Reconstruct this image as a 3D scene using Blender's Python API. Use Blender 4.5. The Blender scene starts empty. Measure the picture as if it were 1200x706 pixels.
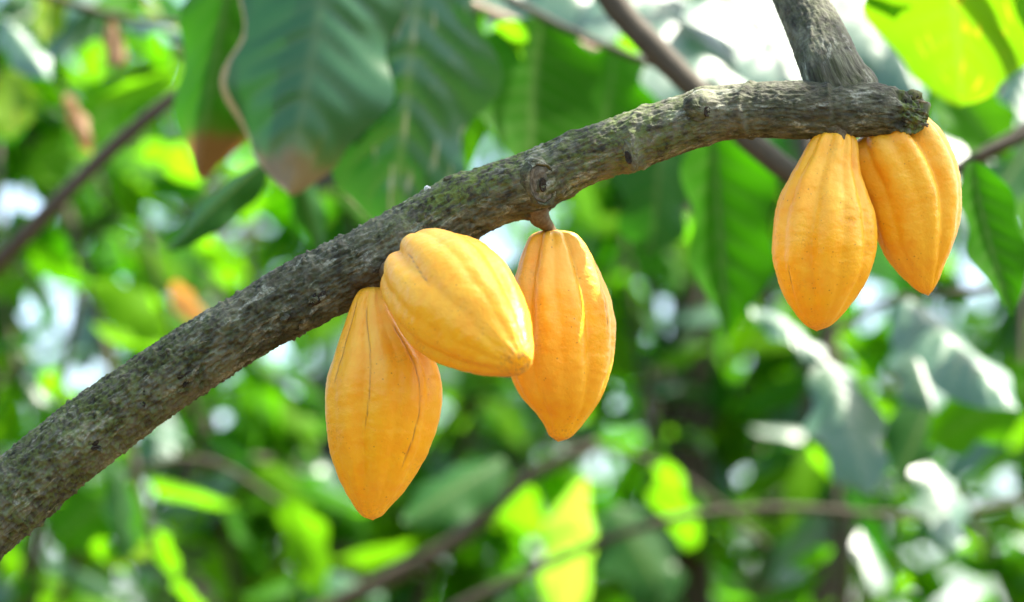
import bpy, math, random
import numpy as np
from mathutils import Vector, Matrix, Quaternion

SC = bpy.context.scene
COL = SC.collection
R = math.radians
rng = random.Random(11)

# ------------------------------------------------------------------ camera
PITCH = R(10)
FOCUS = 2.06
LENS = 100.0
CAM = Vector((0, 0, 1.6))
cam_d = bpy.data.cameras.new('camera')
cam = bpy.data.objects.new('camera', cam_d)
COL.objects.link(cam)
cam.location = CAM
cam.rotation_euler = (R(90) + PITCH, 0, 0)
cam_d.lens = LENS
cam_d.sensor_width = 36
cam_d.clip_start = 0.05
cam_d.clip_end = 3000
cam_d.dof.use_dof = True
cam_d.dof.focus_distance = 2.03
cam_d.dof.aperture_fstop = 3.0
cam_d.dof.aperture_blades = 0
SC.camera = cam

# ------------------------------------------------------------------ sky, sun, exposure
SUN_EL, SUN_AZ = R(60), R(80)            # azimuth clockwise from +Y (sun high to the right)
SUN = Vector((math.sin(SUN_AZ)*math.cos(SUN_EL), math.cos(SUN_AZ)*math.cos(SUN_EL), math.sin(SUN_EL)))
w = bpy.data.worlds.new('World')
SC.world = w
w.use_nodes = True
nt = w.node_tree
bg = nt.nodes['Background']
sky = nt.nodes.new('ShaderNodeTexSky')
sky.sky_type = 'NISHITA'
sky.sun_disc = False
sky.sun_elevation = SUN_EL
sky.sun_rotation = SUN_AZ
sky.air_density = 1.0
sky.dust_density = 3.0
sky.ozone_density = 0.6
nt.links.new(sky.outputs[0], bg.inputs[0])
bg.inputs[1].default_value = 0.15

sun_d = bpy.data.lights.new('sun', 'SUN')
sun_d.energy = 5.0
sun_d.angle = R(0.5)
sun_d.color = (1.0, 0.93, 0.82)
sun = bpy.data.objects.new('sun', sun_d)
COL.objects.link(sun)
sun.rotation_euler = SUN.to_track_quat('Z', 'Y').to_euler()

SC.view_settings.view_transform = 'Standard'
SC.view_settings.look = 'None'
SC.view_settings.exposure = 2.08
SC.view_settings.gamma = 1
SC.render.engine = 'CYCLES'
SC.cycles.use_denoising = True
SC.cycles.max_bounces = 8
SC.cycles.diffuse_bounces = 4
SC.cycles.transmission_bounces = 6
SC.cycles.sample_clamp_indirect = 6

# ------------------------------------------------------------------ helpers
FWD = Vector((0, math.cos(PITCH), math.sin(PITCH)))
UP = Vector((0, -math.sin(PITCH), math.cos(PITCH)))
RT = Vector((1, 0, 0))


def mpp(d):
    return d * 36.0 / LENS / 1200.0


def P(px, py, d=FOCUS):
    """the place seen at (px, py) of the 1200 x 706 photograph, d metres in front of the camera"""
    m = mpp(d)
    return CAM + FWD * d + RT * ((px - 600) * m) + UP * ((353 - py) * m)


def link(o, parent=None):
    COL.objects.link(o)
    if parent is not None:
        o.parent = parent
        o.matrix_parent_inverse = parent.matrix_world.inverted()
    return o


def thing(name, label, cat, loc, group=None):
    o = bpy.data.objects.new(name, None)
    o.empty_display_size = 0.05
    COL.objects.link(o)
    o.location = loc
    o.matrix_world = Matrix.Translation(loc)
    o['label'] = label
    o['category'] = cat
    if group:
        o['group'] = group
    return o


def new_mesh(name, verts, faces, mat, smooth=True):
    me = bpy.data.meshes.new(name)
    me.from_pydata([tuple(v) for v in verts], [], [tuple(f) for f in faces])
    if mat:
        me.materials.append(mat)
    if smooth:
        me.polygons.foreach_set('use_smooth', [True] * len(me.polygons))
    me.update()
    return me


def _hash(i):
    i = (i.astype(np.int64) * 0x27d4eb2d) & 0xffffffff
    i = ((i ^ (i >> 15)) * 0x85ebca6b) & 0xffffffff
    i = ((i ^ (i >> 13)) * 0xc2b2ae35) & 0xffffffff
    return (i ^ (i >> 16)) & 0xffffffff


def noise3(p, seed=0):
    """smooth value noise in -1..1 at the rows of p"""
    p = np.asarray(p, dtype=np.float64)
    i = np.floor(p).astype(np.int64)
    f = p - i
    f = f * f * f * (f * (f * 6 - 15) + 10)
    out = np.zeros(len(p))
    for dx in (0, 1):
        for dy in (0, 1):
            for dz in (0, 1):
                h = _hash((i[:, 0] + dx) + 7919 * (i[:, 1] + dy) + 104729 * (i[:, 2] + dz) + 1299709 * seed)
                val = h / 2147483648.0 - 1.0
                wx = f[:, 0] if dx else 1 - f[:, 0]
                wy = f[:, 1] if dy else 1 - f[:, 1]
                wz = f[:, 2] if dz else 1 - f[:, 2]
                out += val * wx * wy * wz
    return out


def fbm(p, oct=3, seed=0):
    o = np.zeros(len(p))
    a = 1.0
    p = np.asarray(p, dtype=np.float64)
    for k in range(oct):
        o += a * noise3(p, seed + k)
        p = p * 2.03 + 3.7
        a *= 0.5
    return o


def smooth_interp(x, xs, ys):
    """monotone-ish cubic (Catmull-Rom with uneven knots) through (xs, ys)"""
    xs = np.asarray(xs, float)
    ys = np.asarray(ys, float)
    n = len(xs)
    h = np.diff(xs)
    dl = np.diff(ys) / h
    m = np.zeros(n)
    m[0], m[-1] = dl[0], dl[-1]
    for k in range(1, n - 1):
        if dl[k - 1] * dl[k] > 0:
            w1, w2 = 2 * h[k] + h[k - 1], h[k] + 2 * h[k - 1]
            m[k] = (w1 + w2) / (w1 / dl[k - 1] + w2 / dl[k])
    k = np.clip(np.searchsorted(xs, x) - 1, 0, n - 2)
    t = (x - xs[k]) / h[k]
    t2, t3 = t * t, t * t * t
    return ((2 * t3 - 3 * t2 + 1) * ys[k] + (t3 - 2 * t2 + t) * h[k] * m[k]
            + (-2 * t3 + 3 * t2) * ys[k + 1] + (t3 - t2) * h[k] * m[k + 1])


def catmull(pts, n):
    """resample rows of pts (any columns) along a Catmull-Rom curve"""
    pts = np.asarray(pts, float)
    s = np.concatenate([[0], np.cumsum(np.linalg.norm(np.diff(pts[:, :3], axis=0), axis=1))])
    t = np.linspace(0, s[-1], n)
    m = np.zeros_like(pts)
    m[1:-1] = (pts[2:] - pts[:-2]) / (s[2:] - s[:-2])[:, None]
    m[0] = (pts[1] - pts[0]) / (s[1] - s[0])
    m[-1] = (pts[-1] - pts[-2]) / (s[-1] - s[-2])
    k = np.clip(np.searchsorted(s, t) - 1, 0, len(s) - 2)
    h = (s[k + 1] - s[k])[:, None]
    u = ((t - s[k]) / (s[k + 1] - s[k]))[:, None]
    u2, u3 = u * u, u * u * u
    return ((2 * u3 - 3 * u2 + 1) * pts[k] + (u3 - 2 * u2 + u) * h * m[k]
            + (-2 * u3 + 3 * u2) * pts[k + 1] + (u3 - u2) * h * m[k + 1])


def frames(c):
    """tangent, towards-camera and sideways unit vectors along a curve"""
    t = np.gradient(c, axis=0)
    t /= np.linalg.norm(t, axis=1)[:, None]
    view = np.array(CAM)[None, :] - c
    n1 = view - (view * t).sum(1)[:, None] * t
    n1 /= np.linalg.norm(n1, axis=1)[:, None]
    n2 = np.cross(n1, t)
    return t, n1, n2


def grid_faces(nr, nc, wrap=True):
    r = np.arange(nr - 1)[:, None]
    c = np.arange(nc if wrap else nc - 1)[None, :]
    c2 = (c + 1) % nc
    return np.stack([r * nc + c, r * nc + c2, (r + 1) * nc + c2, (r + 1) * nc + c], -1).reshape(-1, 4)


def add_attr(me, name, data, vec=False):
    a = me.attributes.new(name, 'FLOAT_VECTOR' if vec else 'FLOAT', 'POINT')
    a.data.foreach_set('vector' if vec else 'value', np.asarray(data, np.float32).ravel())


def fast_mesh(name, verts, faces, mat):
    me = bpy.data.meshes.new(name)
    verts = np.asarray(verts, np.float32)
    faces = np.asarray(faces, np.int32)
    k = faces.shape[1]
    me.vertices.add(len(verts))
    me.vertices.foreach_set('co', verts.ravel())
    me.loops.add(faces.size)
    me.loops.foreach_set('vertex_index', faces.ravel())
    me.polygons.add(len(faces))
    me.polygons.foreach_set('loop_start', np.arange(0, faces.size, k, dtype=np.int32))
    me.polygons.foreach_set('use_smooth', np.ones(len(faces), bool))
    if mat:
        me.materials.append(mat)
    me.update(calc_edges=True)
    me.validate()
    return me


# ------------------------------------------------------------------ node helpers
class NT:
    def __init__(self, name):
        self.m = bpy.data.materials.new(name)
        self.m.use_nodes = True
        self.t = self.m.node_tree
        self.t.nodes.clear()
        self.out = self.t.nodes.new('ShaderNodeOutputMaterial')

    def n(self, kind, **kw):
        nd = self.t.nodes.new('ShaderNode' + kind)
        for k, v in kw.items():
            setattr(nd, k, v)
        return nd

    def l(self, a, b):
        self.t.links.new(a, b)

    def attr(self, name):
        return self.n('Attribute', attribute_name=name)

    def noise(self, vec, scale, detail=3, rough=0.55, dist=0.0):
        nd = self.n('TexNoise')
        nd.inputs['Scale'].default_value = scale
        nd.inputs['Detail'].default_value = detail
        nd.inputs['Roughness'].default_value = rough
        nd.inputs['Distortion'].default_value = dist
        if vec is not None:
            self.l(vec, nd.inputs['Vector'])
        return nd.outputs['Fac']

    def ramp(self, fac, stops):
        nd = self.n('ValToRGB')
        e = nd.color_ramp.elements
        while len(e) < len(stops):
            e.new(0.5)
        for el, (p, c) in zip(e, stops):
            el.position = p
            el.color = (c, c, c, 1) if isinstance(c, (int, float)) else (*c, 1)
        self.l(fac, nd.inputs[0])
        return nd.outputs[0]

    def mix(self, fac, a, b, mode='MIX'):
        nd = self.n('Mix', data_type='RGBA', blend_type=mode)
        for sock, v in ((nd.inputs[0], fac), (nd.inputs[6], a), (nd.inputs[7], b)):
            if isinstance(v, (int, float)):
                sock.default_value = v
            elif isinstance(v, tuple):
                sock.default_value = (*v, 1)
            else:
                self.l(v, sock)
        return nd.outputs[2]

    def math(self, op, a, b=0.0, clamp=False):
        nd = self.n('Math', operation=op, use_clamp=clamp)
        for sock, v in ((nd.inputs[0], a), (nd.inputs[1], b)):
            if isinstance(v, (int, float)):
                sock.default_value = v
            else:
                self.l(v, sock)
        return nd.outputs[0]

    def bump(self, height, strength, dist):
        nd = self.n('Bump')
        nd.inputs['Strength'].default_value = strength
        nd.inputs['Distance'].default_value = dist
        self.l(height, nd.inputs['Height'])
        return nd.outputs[0]

    def principled(self, color, rough=0.5, spec=0.5, normal=None, **kw):
        nd = self.n('BsdfPrincipled')
        for key, v in (('Base Color', color), ('Roughness', rough), ('Specular IOR Level', spec), *kw.items()):
            sock = nd.inputs[key]
            if isinstance(v, (int, float)):
                sock.default_value = v
            elif isinstance(v, tuple):
                sock.default_value = (*v, 1) if len(v) == 3 and sock.type == 'RGBA' else v
            else:
                self.l(v, sock)
        if normal is not None:
            self.l(normal, nd.inputs['Normal'])
        return nd.outputs[0]

    def done(self, shader):
        self.l(shader, self.out.inputs['Surface'])
        return self.m


def bark_material(name, dark, light, lichen, moss_amt=1.0):
    k = NT(name)
    co = k.attr('bark_co').outputs['Vector']
    rough_at = k.attr('rough_bark').outputs['Fac']
    mp = k.n('Mapping')
    mp.inputs['Scale'].default_value = (0.35, 1, 1)
    k.l(co, mp.inputs['Vector'])
    long_co = mp.outputs[0]
    n1 = k.noise(long_co, 260, 5, 0.65)
    n2 = k.noise(co, 42, 4, 0.6)
    n3 = k.noise(co, 520, 3, 0.6)
    n4 = k.noise(long_co, 95, 4, 0.7, 0.6)
    col = k.mix(k.ramp(n1, [(0.37, 0.0), (0.66, 1.0)]), dark, light)
    col = k.mix(k.ramp(n2, [(0.42, 0.0), (0.62, 0.55)]), col, tuple(c * 0.5 for c in dark))
    n5 = k.noise(co, 26, 4, 0.65)
    col = k.mix(k.ramp(n5, [(0.50, 0.0), (0.60, 0.55)]), col, k.mix(n3, (0.10, 0.10, 0.06), (0.22, 0.215, 0.15)))
    n6 = k.noise(co, 34, 3, 0.6, 0.5)
    col = k.mix(k.ramp(n6, [(0.56, 0.0), (0.66, 0.6)]), col, (0.045, 0.036, 0.020))
    # grey lichen crusts
    lm = k.math('MULTIPLY', k.ramp(n4, [(0.55, 0.0), (0.64, 1.0)]), k.ramp(n3, [(0.35, 0.2), (0.6, 1.0)]))
    col = k.mix(k.math('MULTIPLY', lm, 0.75), col, lichen)
    # green film of moss
    mo = k.math('MULTIPLY', k.attr('moss').outputs['Fac'], k.ramp(k.noise(co, 190, 4, 0.7), [(0.42, 0.0), (0.6, 1.0)]))
    col = k.mix(k.math('MULTIPLY', mo, 0.85 * moss_amt), col, (0.11, 0.16, 0.025))
    # warm brown patches (raw bark by the pod stalks)
    col = k.mix(k.attr('raw').outputs['Fac'], col, (0.055, 0.03, 0.012))
    h = k.math('ADD', k.math('MULTIPLY', n1, 1.0), k.math('MULTIPLY', n3, 0.5))
    nrm = k.bump(h, 0.7, 0.0018)
    return k.done(k.principled(col, 0.82, 0.3, nrm))


BARK = bark_material('cacao_bark', (0.017, 0.017, 0.009), (0.125, 0.127, 0.082), (0.32, 0.33, 0.25))


def plain_bark():
    k = NT('twig_bark')
    tc = k.n('TexCoord').outputs['Object']
    n = k.noise(tc, 60, 4, 0.6)
    oi = k.n('ObjectInfo').outputs['Random']
    c = k.mix(n, (0.022, 0.018, 0.010), (0.075, 0.060, 0.036))
    c = k.mix(k.math('MULTIPLY', oi, 0.35), c, (0.09, 0.08, 0.055))
    return k.done(k.principled(c, 0.8, 0.3, k.bump(n, 0.4, 0.003)))


TWIG = plain_bark()


def tan_bark():
    k = NT('pale_twig_bark')
    n = k.noise(k.n('TexCoord').outputs['Object'], 60, 4, 0.6)
    c = k.mix(n, (0.22, 0.15, 0.09), (0.38, 0.28, 0.19))
    return k.done(k.principled(c, 0.7, 0.3))


TAN = tan_bark()


def pod_material():
    k = NT('cacao_pod_skin')
    co = k.attr('pod_co').outputs['Vector']
    pale = k.attr('pale').outputs['Fac']
    n1 = k.noise(co, 55, 4, 0.6, 0.4)
    n2 = k.noise(co, 300, 3, 0.6)
    base = k.mix(k.ramp(n1, [(0.32, 0.0), (0.70, 1.0)]), (0.82, 0.332, 0.0006), (0.84, 0.425, 0.003))
    base = k.mix(k.math('MULTIPLY', pale, k.ramp(n1, [(0.3, 0.35), (0.65, 1.0)])), base, (0.86, 0.50, 0.09))
    base = k.mix(k.ramp(n2, [(0.55, 0.0), (0.75, 0.18)]), base, (0.86, 0.52, 0.08))
    # pin-prick freckles and brown scuffing
    vor = k.n('TexVoronoi')
    vor.inputs['Scale'].default_value = 260
    k.l(co, vor.inputs['Vector'])
    few = k.ramp(k.noise(co, 70, 2), [(0.52, 0.0), (0.62, 1.0)])
    fr = k.math('MULTIPLY', k.ramp(vor.outputs['Distance'], [(0.10, 1.0), (0.22, 0.0)]), few)
    base = k.mix(k.math('MULTIPLY', fr, 0.55), base, (0.22, 0.09, 0.02))
    sc = k.math('MULTIPLY', k.attr('scuff').outputs['Fac'], k.ramp(k.noise(co, 420, 4, 0.75), [(0.50, 0.0), (0.62, 1.0)]))
    base = k.mix(sc, base, (0.20, 0.10, 0.035))
    base = k.mix(k.math('MULTIPLY', k.attr('crack').outputs['Fac'], 0.75), base, (0.22, 0.10, 0.03))
    h = k.math('ADD', k.math('MULTIPLY', k.noise(co, 140, 3, 0.6), 1.0), k.math('MULTIPLY', k.noise(co, 700, 2), 0.35))
    nrm = k.bump(h, 0.5, 0.0015)
    sh = k.principled(base, k.ramp(n2, [(0.3, 0.36), (0.7, 0.50)]), 0.36, nrm,
                      **{'Subsurface Weight': 0.06, 'Subsurface Radius': (0.012, 0.005, 0.001), 'Subsurface Scale': 0.5,
                         'Coat Weight': 0.03, 'Coat Roughness': 0.3})
    return k.done(sh)


POD = pod_material()


def simple(name, col, rough=0.7, col2=None, scale=300):
    k = NT(name)
    n = k.noise(k.n('TexCoord').outputs['Object'], scale, 4, 0.65)
    c = k.mix(k.ramp(n, [(0.35, 0.0), (0.65, 1.0)]), col, col2 or tuple(x * 0.6 for x in col))
    return k.done(k.principled(c, rough, 0.3, k.bump(n, 0.5, 0.001)))


STALK = simple('pod_stalk_bark', (0.13, 0.10, 0.05), 0.75, (0.07, 0.042, 0.016), 400)
SCAR = simple('scar_wood', (0.13, 0.12, 0.085), 0.85, (0.05, 0.045, 0.03), 350)
SCAR_DARK = simple('scar_hollow_wood', (0.03, 0.024, 0.015), 0.9, (0.012, 0.010, 0.007), 350)
SPLINTER = simple('mossy_splinter_wood', (0.12, 0.13, 0.04), 0.85, (0.045, 0.04, 0.02), 320)
SPLINTER_PALE = simple('pale_splinter_wood', (0.30, 0.25, 0.15), 0.8, (0.12, 0.09, 0.045), 320)
WHITE = simple('white_dropping', (0.75, 0.75, 0.72), 0.8, (0.6, 0.6, 0.58), 400)


def leaf_material(name, base, base2, trans, tmix, rough=0.42, spec=0.5, tip=None, spots=None, vein=0.35, rim=None, coat=0.0):
    k = NT(name)
    lc = k.attr('leaf_co').outputs['Vector']      # x along 0..1, y across -1..1
    sx = k.n('SeparateXYZ')
    k.l(lc, sx.inputs[0])
    oi = k.n('ObjectInfo').outputs['Random']
    ob = k.n('TexCoord').outputs['Object']
    addv = k.n('VectorMath', operation='ADD')
    k.l(lc, addv.inputs[0])
    cmb = k.n('CombineXYZ')
    k.l(k.math('MULTIPLY', oi, 37.0), cmb.inputs[2])
    k.l(cmb.outputs[0], addv.inputs[1])
    lco = addv.outputs[0]
    n = k.noise(lco, 3.0, 3, 0.6)
    fac = k.math('ADD', k.math('MULTIPLY', oi, 0.7), k.math('MULTIPLY', n, 0.4), True)
    col = k.mix(fac, base, base2)
    tr = k.mix(fac, trans, tuple(min(1, c * 0.62) for c in trans))
    vn = k.math('MULTIPLY', k.attr('leaf_vein').outputs['Fac'], vein)
    col = k.mix(vn, col, (0.20, 0.26, 0.09))
    tr = k.mix(k.math('MULTIPLY', vn, 0.5), tr, (0.12, 0.2, 0.02))
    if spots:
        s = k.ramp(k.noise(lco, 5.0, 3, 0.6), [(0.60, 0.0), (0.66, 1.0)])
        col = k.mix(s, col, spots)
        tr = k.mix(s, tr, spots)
    if tip:
        tm = k.math('ADD', sx.outputs[0], k.math('MULTIPLY', k.math('SUBTRACT', n, 0.5), 0.16))
        tm = k.ramp(tm, [(tip[0] - 0.02, 0.0), (tip[0] + 0.035, 1.0)])
        tj = k.math('MULTIPLY', tm, k.ramp(k.noise(lco, 9.0, 4, 0.7), [(0.40, 1.0), (0.7, 0.55)]))
        tm = k.math('MULTIPLY', tm, 0.95)
        col = k.mix(k.ramp(k.math('ADD', sx.outputs[0], k.math('MULTIPLY', k.math('SUBTRACT', n, 0.5), 0.16)), [(tip[0] - 0.09, 0.0), (tip[0], 0.5)]), col, (0.16, 0.16, 0.02))
        col = k.mix(tm, col, tip[1])
        tr = k.mix(tm, tr, tip[1])
        col = k.mix(k.math('SUBTRACT', tm, tj, True), col, tuple(c * 0.45 for c in tip[1]))
    if rim:
        ra = k.math('ADD', sx.outputs[1], k.math('MULTIPLY', k.math('SUBTRACT', k.noise(lco, 7.0, 3), 0.5), 0.22))
        rm = k.math('GREATER_THAN', k.math('MULTIPLY', ra, rim[0]), 0.94)
        col = k.mix(rm, col, rim[1])
        tr = k.mix(rm, tr, rim[1])
    p = k.principled(col, rough, spec, **{'Coat Weight': coat, 'Coat Roughness': 0.42})
    t = k.n('BsdfTranslucent')
    k.l(tr, t.inputs[0])
    ms = k.n('MixShader')
    ms.inputs[0].default_value = tmix
    k.l(p, ms.inputs[1])
    k.l(t.outputs[0], ms.inputs[2])
    return k.done(ms.outputs[0])


DRY = (0.30, 0.17, 0.075)
LM = {
    'dark': leaf_material('dark_leaf', (0.014, 0.068, 0.014), (0.022, 0.088, 0.014), (0.04, 0.24, 0.006), 0.30, 0.42, 0.14),
    'big': leaf_material('old_dark_leaf', (0.014, 0.085, 0.022), (0.020, 0.100, 0.022), (0.03, 0.20, 0.008), 0.25, 0.30, 0.5,
                         tip=(0.86, (0.19, 0.130, 0.050)), vein=0.22, rim=(1, (0.30, 0.24, 0.11))),
    'spot': leaf_material('dark_leaf_painted_glints', (0.014, 0.080, 0.020), (0.020, 0.096, 0.020), (0.03, 0.20, 0.008), 0.24, 0.28, 0.6, vein=0.4, spots=(0.22, 0.26, 0.13)),  # pale spots are sun dapples and glints painted into the leaf colour
    'deep': leaf_material('deep_green_leaf', (0.020, 0.092, 0.004), (0.028, 0.110, 0.005), (0.055, 0.30, 0.001), 0.42, 0.5, 0.03),
    'mid': leaf_material('green_leaf', (0.027, 0.112, 0.004), (0.040, 0.145, 0.005), (0.12, 0.46, 0.003), 0.48, 0.5, 0.04),
    'midtip': leaf_material('green_leaf_with_dry_tip', (0.030, 0.130, 0.004), (0.036, 0.150, 0.005), (0.04, 0.22, 0.001), 0.42, 0.5, 0.06,
                            tip=(0.84, (0.20, 0.095, 0.025))),
    'lime': leaf_material('young_lime_leaf', (0.075, 0.21, 0.004), (0.10, 0.25, 0.006), (0.20, 0.58, 0.006), 0.55, 0.5, 0.05, vein=0.1),
    'pale': leaf_material('pale_new_leaf', (0.16, 0.30, 0.02), (0.20, 0.32, 0.03), (0.36, 0.76, 0.05), 0.6, 0.5, 0.05, vein=0.1),
    'yellow': leaf_material('yellowing_leaf', (0.10, 0.22, 0.004), (0.14, 0.24, 0.006), (0.15, 0.36, 0.003), 0.5, 0.5, 0.18,
                            spots=(0.30, 0.30, 0.01), vein=0.45),
    'gloss': leaf_material('shiny_leaf', (0.035, 0.110, 0.055), (0.045, 0.130, 0.060), (0.06, 0.26, 0.03), 0.2, 0.48, 0.9, coat=0.3),
    'dry': leaf_material('dry_leaf', (0.28, 0.13, 0.045), (0.36, 0.22, 0.11), (0.50, 0.22, 0.04), 0.4, 0.6, 0.3),
}


# ------------------------------------------------------------------ leaf blades
def leaf_geometry(nu, nv, bend, fold, quilt, wave, seed, obov=0.0):
    """unit leaf: base at the origin, tip at +Y 1, half width 1 at the widest, upper face +Z"""
    u = np.linspace(0, 1, nu + 1)
    v = np.linspace(-1, 1, nv + 1)
    U, V = np.meshgrid(u, v, indexing='ij')
    prof = np.clip(U, 0, 1) ** (0.62 + obov) * np.clip(1 - U, 0, 1) ** 0.72
    prof = prof / prof.max()
    prof *= np.where(U > 0.86, 0.72 + 0.28 * (1 - np.clip((U - 0.86) / 0.10, 0, 1)), 1.0)    # drip tip
    rs = np.random.RandomState(seed)
    ph = rs.rand(3) * 6.28
    edge = 1 + wave * 0.25 * np.sin(U * 17 + ph[0]) * np.abs(V)
    X = V * prof * edge
    side = 0.06 * np.sin(U * 3.1 + ph[1]) * (1 if seed % 2 else -1)
    Y = U - 0.5 * bend * bend * U ** 2 * 0.35
    Z = -bend * U ** 2 * 0.5
    Z = Z - fold * 0.20 * np.abs(V) ** 1.3 * prof + wave * 0.05 * np.sin(U * 11 + ph[2] + np.sign(V)) * V * V
    nvein = 9
    phase = U * nvein - np.abs(V) * 1.6
    cell = noise3(np.stack([np.floor(phase).ravel() * 1.37, np.sign(V).ravel() * 3.1, V.ravel() * 2.2], 1), seed + 40).reshape(U.shape)
    Z = Z + quilt * (0.35 + 0.9 * np.abs(cell) + 0.5 * cell) * 0.022 * (np.abs(np.sin(np.pi * phase)) - 0.5) * np.minimum(1, np.abs(V) * 6) * (1 - np.abs(V) ** 4) * np.minimum(1, prof * 1.5)
    fr = np.abs(phase - np.round(phase))
    vein = np.clip(1 - fr / 0.10, 0, 1) * 0.7
    vein = np.maximum(vein, np.clip(1 - np.abs(V) / 0.07, 0, 1))
    verts = np.stack([X + side, Y, Z], -1).reshape(-1, 3)
    co = np.stack([U, V, np.zeros_like(U)], -1).reshape(-1, 3)
    return verts, grid_faces(nu + 1, nv + 1, False), co, vein.ravel()


_leaf_cache = {}


def leaf_mesh(kind, var, fine=False):
    key = (kind, var, fine)
    if key not in _leaf_cache:
        bend, fold, wave, ob = [(0.25, 0.6, 0.5, 0.0), (0.55, 0.3, 0.8, 0.12), (0.1, 0.9, 0.6, 0.05), (0.8, 0.5, 0.9, -0.08)][var % 4]
        nu, nv = (54, 18) if fine else (10, 4)
        vt, fc, co, ve = leaf_geometry(nu, nv, bend, fold, ({'big': 0.8, 'spot': 1.3, 'gloss': 1.0}.get(kind, 0.3)) if fine else 0.0, wave, var + 3, ob)
        if fine is False:
            ve = ve * 0
        me = fast_mesh('leaf_blade', vt, fc, LM[kind])
        add_attr(me, 'leaf_co', co, True)
        add_attr(me, 'leaf_vein', ve)
        _leaf_cache[key] = me
    return _leaf_cache[key]


def put_leaf(kind, base, tip, width, normal, parent, var=None, fine=False, label=None):
    """a leaf from base to tip (world), of full width in metres, its upper face towards normal"""
    if var is None:
        var = rng.randrange(4)
    ax = tip - base
    L = ax.length
    y = ax.normalized()
    z = (normal - y * normal.dot(y))
    if z.length < 1e-4:
        z = Vector((0.3, -0.5, 0.8)).cross(y)
    z.normalize()
    x = y.cross(z)
    m = Matrix(((x.x, y.x, z.x, base.x), (x.y, y.y, z.y, base.y), (x.z, y.z, z.z, base.z), (0, 0, 0, 1)))
    o = bpy.data.objects.new('leaf', leaf_mesh(kind, var, fine))
    COL.objects.link(o)
    o.parent = parent
    mw = m @ Matrix.Diagonal((width / 2, L, L * 0.8, 1))
    o.matrix_parent_inverse = parent_inv(parent)
    o.matrix_basis = mw
    if label:
        o['label'] = label
    return o


def parent_inv(p):
    """inverse of the parent's world matrix: things are only ever translated, parts keep world coordinates"""
    return Matrix.Translation(-p.location) if p.parent is None else Matrix.Identity(4)


def tube_mesh(name, pts, radii, mat, seg=10, n=None, wobble=0.0, seed=0):
    """a tapering rounded-end tube through world points"""
    rows = np.array([[*p, r] for p, r in zip(pts, radii)])
    n = n or max(6, 5 * len(pts))
    c = catmull(rows, n) if len(pts) > 2 else np.linspace(rows[0], rows[1], n)
    t, n1, n2 = frames(c[:, :3])
    th = np.linspace(0, 2 * np.pi, seg, endpoint=False)
    rr = np.maximum(c[:, 3], 1e-5)[:, None] * np.ones(seg)[None, :]
    V = c[:, None, :3] + rr[..., None] * (np.cos(th)[None, :, None] * n1[:, None, :] + np.sin(th)[None, :, None] * n2[:, None, :])
    if wobble:
        nz = fbm(V.reshape(-1, 3) / (rows[:, 3].max() * 2.5), 3, seed).reshape(V.shape[:2])
        rr2 = rr * wobble * nz
        V = V + rr2[..., None] * (np.cos(th)[None, :, None] * n1[:, None, :] + np.sin(th)[None, :, None] * n2[:, None, :])
    V = V.reshape(-1, 3)
    F = [tuple(f) for f in grid_faces(n, seg)]
    a, b = len(V), len(V) + 1
    V = np.vstack([V, c[0, :3] - t[0] * c[0, 3] * 0.3, c[-1, :3] + t[-1] * c[-1, 3] * 0.3])
    for i in range(seg):
        j = (i + 1) % seg
        F.append((a, j, i))
        F.append((b, (n - 1) * seg + i, (n - 1) * seg + j))
    return new_mesh(name, V, F, mat)


def part(name, me, parent):
    o = bpy.data.objects.new(name, me)
    COL.objects.link(o)
    o.parent = parent
    o.matrix_parent_inverse = parent_inv(parent)
    return o


# ------------------------------------------------------------------ ground
def build_ground():
    k = NT('forest_soil')
    tc = k.n('TexCoord').outputs['Object']
    n = k.noise(tc, 3.0, 6, 0.65)
    n2 = k.noise(tc, 40.0, 4, 0.6)
    c = k.mix(k.ramp(n, [(0.35, 0.0), (0.65, 1.0)]), (0.055, 0.040, 0.024), (0.10, 0.072, 0.042))
    c = k.mix(k.ramp(n2, [(0.45, 0.0), (0.6, 0.7)]), c, (0.13, 0.075, 0.035))
    m = k.done(k.principled(c, 0.9, 0.2, k.bump(n2, 0.6, 0.02)))
    xs = np.concatenate([-np.geomspace(1500, 8, 16), np.linspace(-6, 6, 33), np.geomspace(8, 1500, 16)])
    X, Y = np.meshgrid(xs, xs, indexing='ij')
    Z = 0.04 * noise3(np.stack([X.ravel() * 0.8, Y.ravel() * 0.8, X.ravel() * 0], 1)).reshape(X.shape) - 0.05
    me = fast_mesh('ground', np.stack([X, Y, Z], -1).reshape(-1, 3), grid_faces(len(xs), len(xs), False)[:, ::-1], m)
    o = bpy.data.objects.new('ground', me)
    COL.objects.link(o)
    o['kind'] = 'structure'


build_ground()

# ------------------------------------------------------------------ the cacao branch
LIMB = [(-150, 715, 50), (-60, 642, 48), (28, 571, 45), (73, 531, 43), (168, 460, 40), (241, 411, 40), (318, 365, 38), (395, 325, 38.5),
        (477, 281, 39), (552, 240, 37), (622, 213, 36), (692, 183, 33.5), (771, 154, 32.5), (836, 135, 32), (892, 129, 32),
        (950, 129, 33), (1010, 128, 31.5), (1036, 130, 29), (1052, 132, 25.5), (1068, 135, 20), (1080, 138, 14), (1086, 140, 8)]
BUMPS = [  # px, py, height mm, size px along, size px across
    (630, 226, 5.0, 20, 24), (628, 250, 4.0, 16, 12), (440, 322, 3.0, 26, 18), (822, 122, 5.5, 13, 13), (738, 184, 4.5, 9, 16),
    (95, 520, 3.2, 22, 20), (215, 442, 2.4, 16, 14), (355, 370, 2.0, 20, 14), (536, 213, 2.2, 22, 8), (985, 158, 3.0, 12, 10),
    (700, 172, 1.2, 25, 14), (500, 300, 1.8, 25, 18), (270, 380, 1.4, 30, 18), (590, 205, 2.0, 18, 12)]
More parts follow.
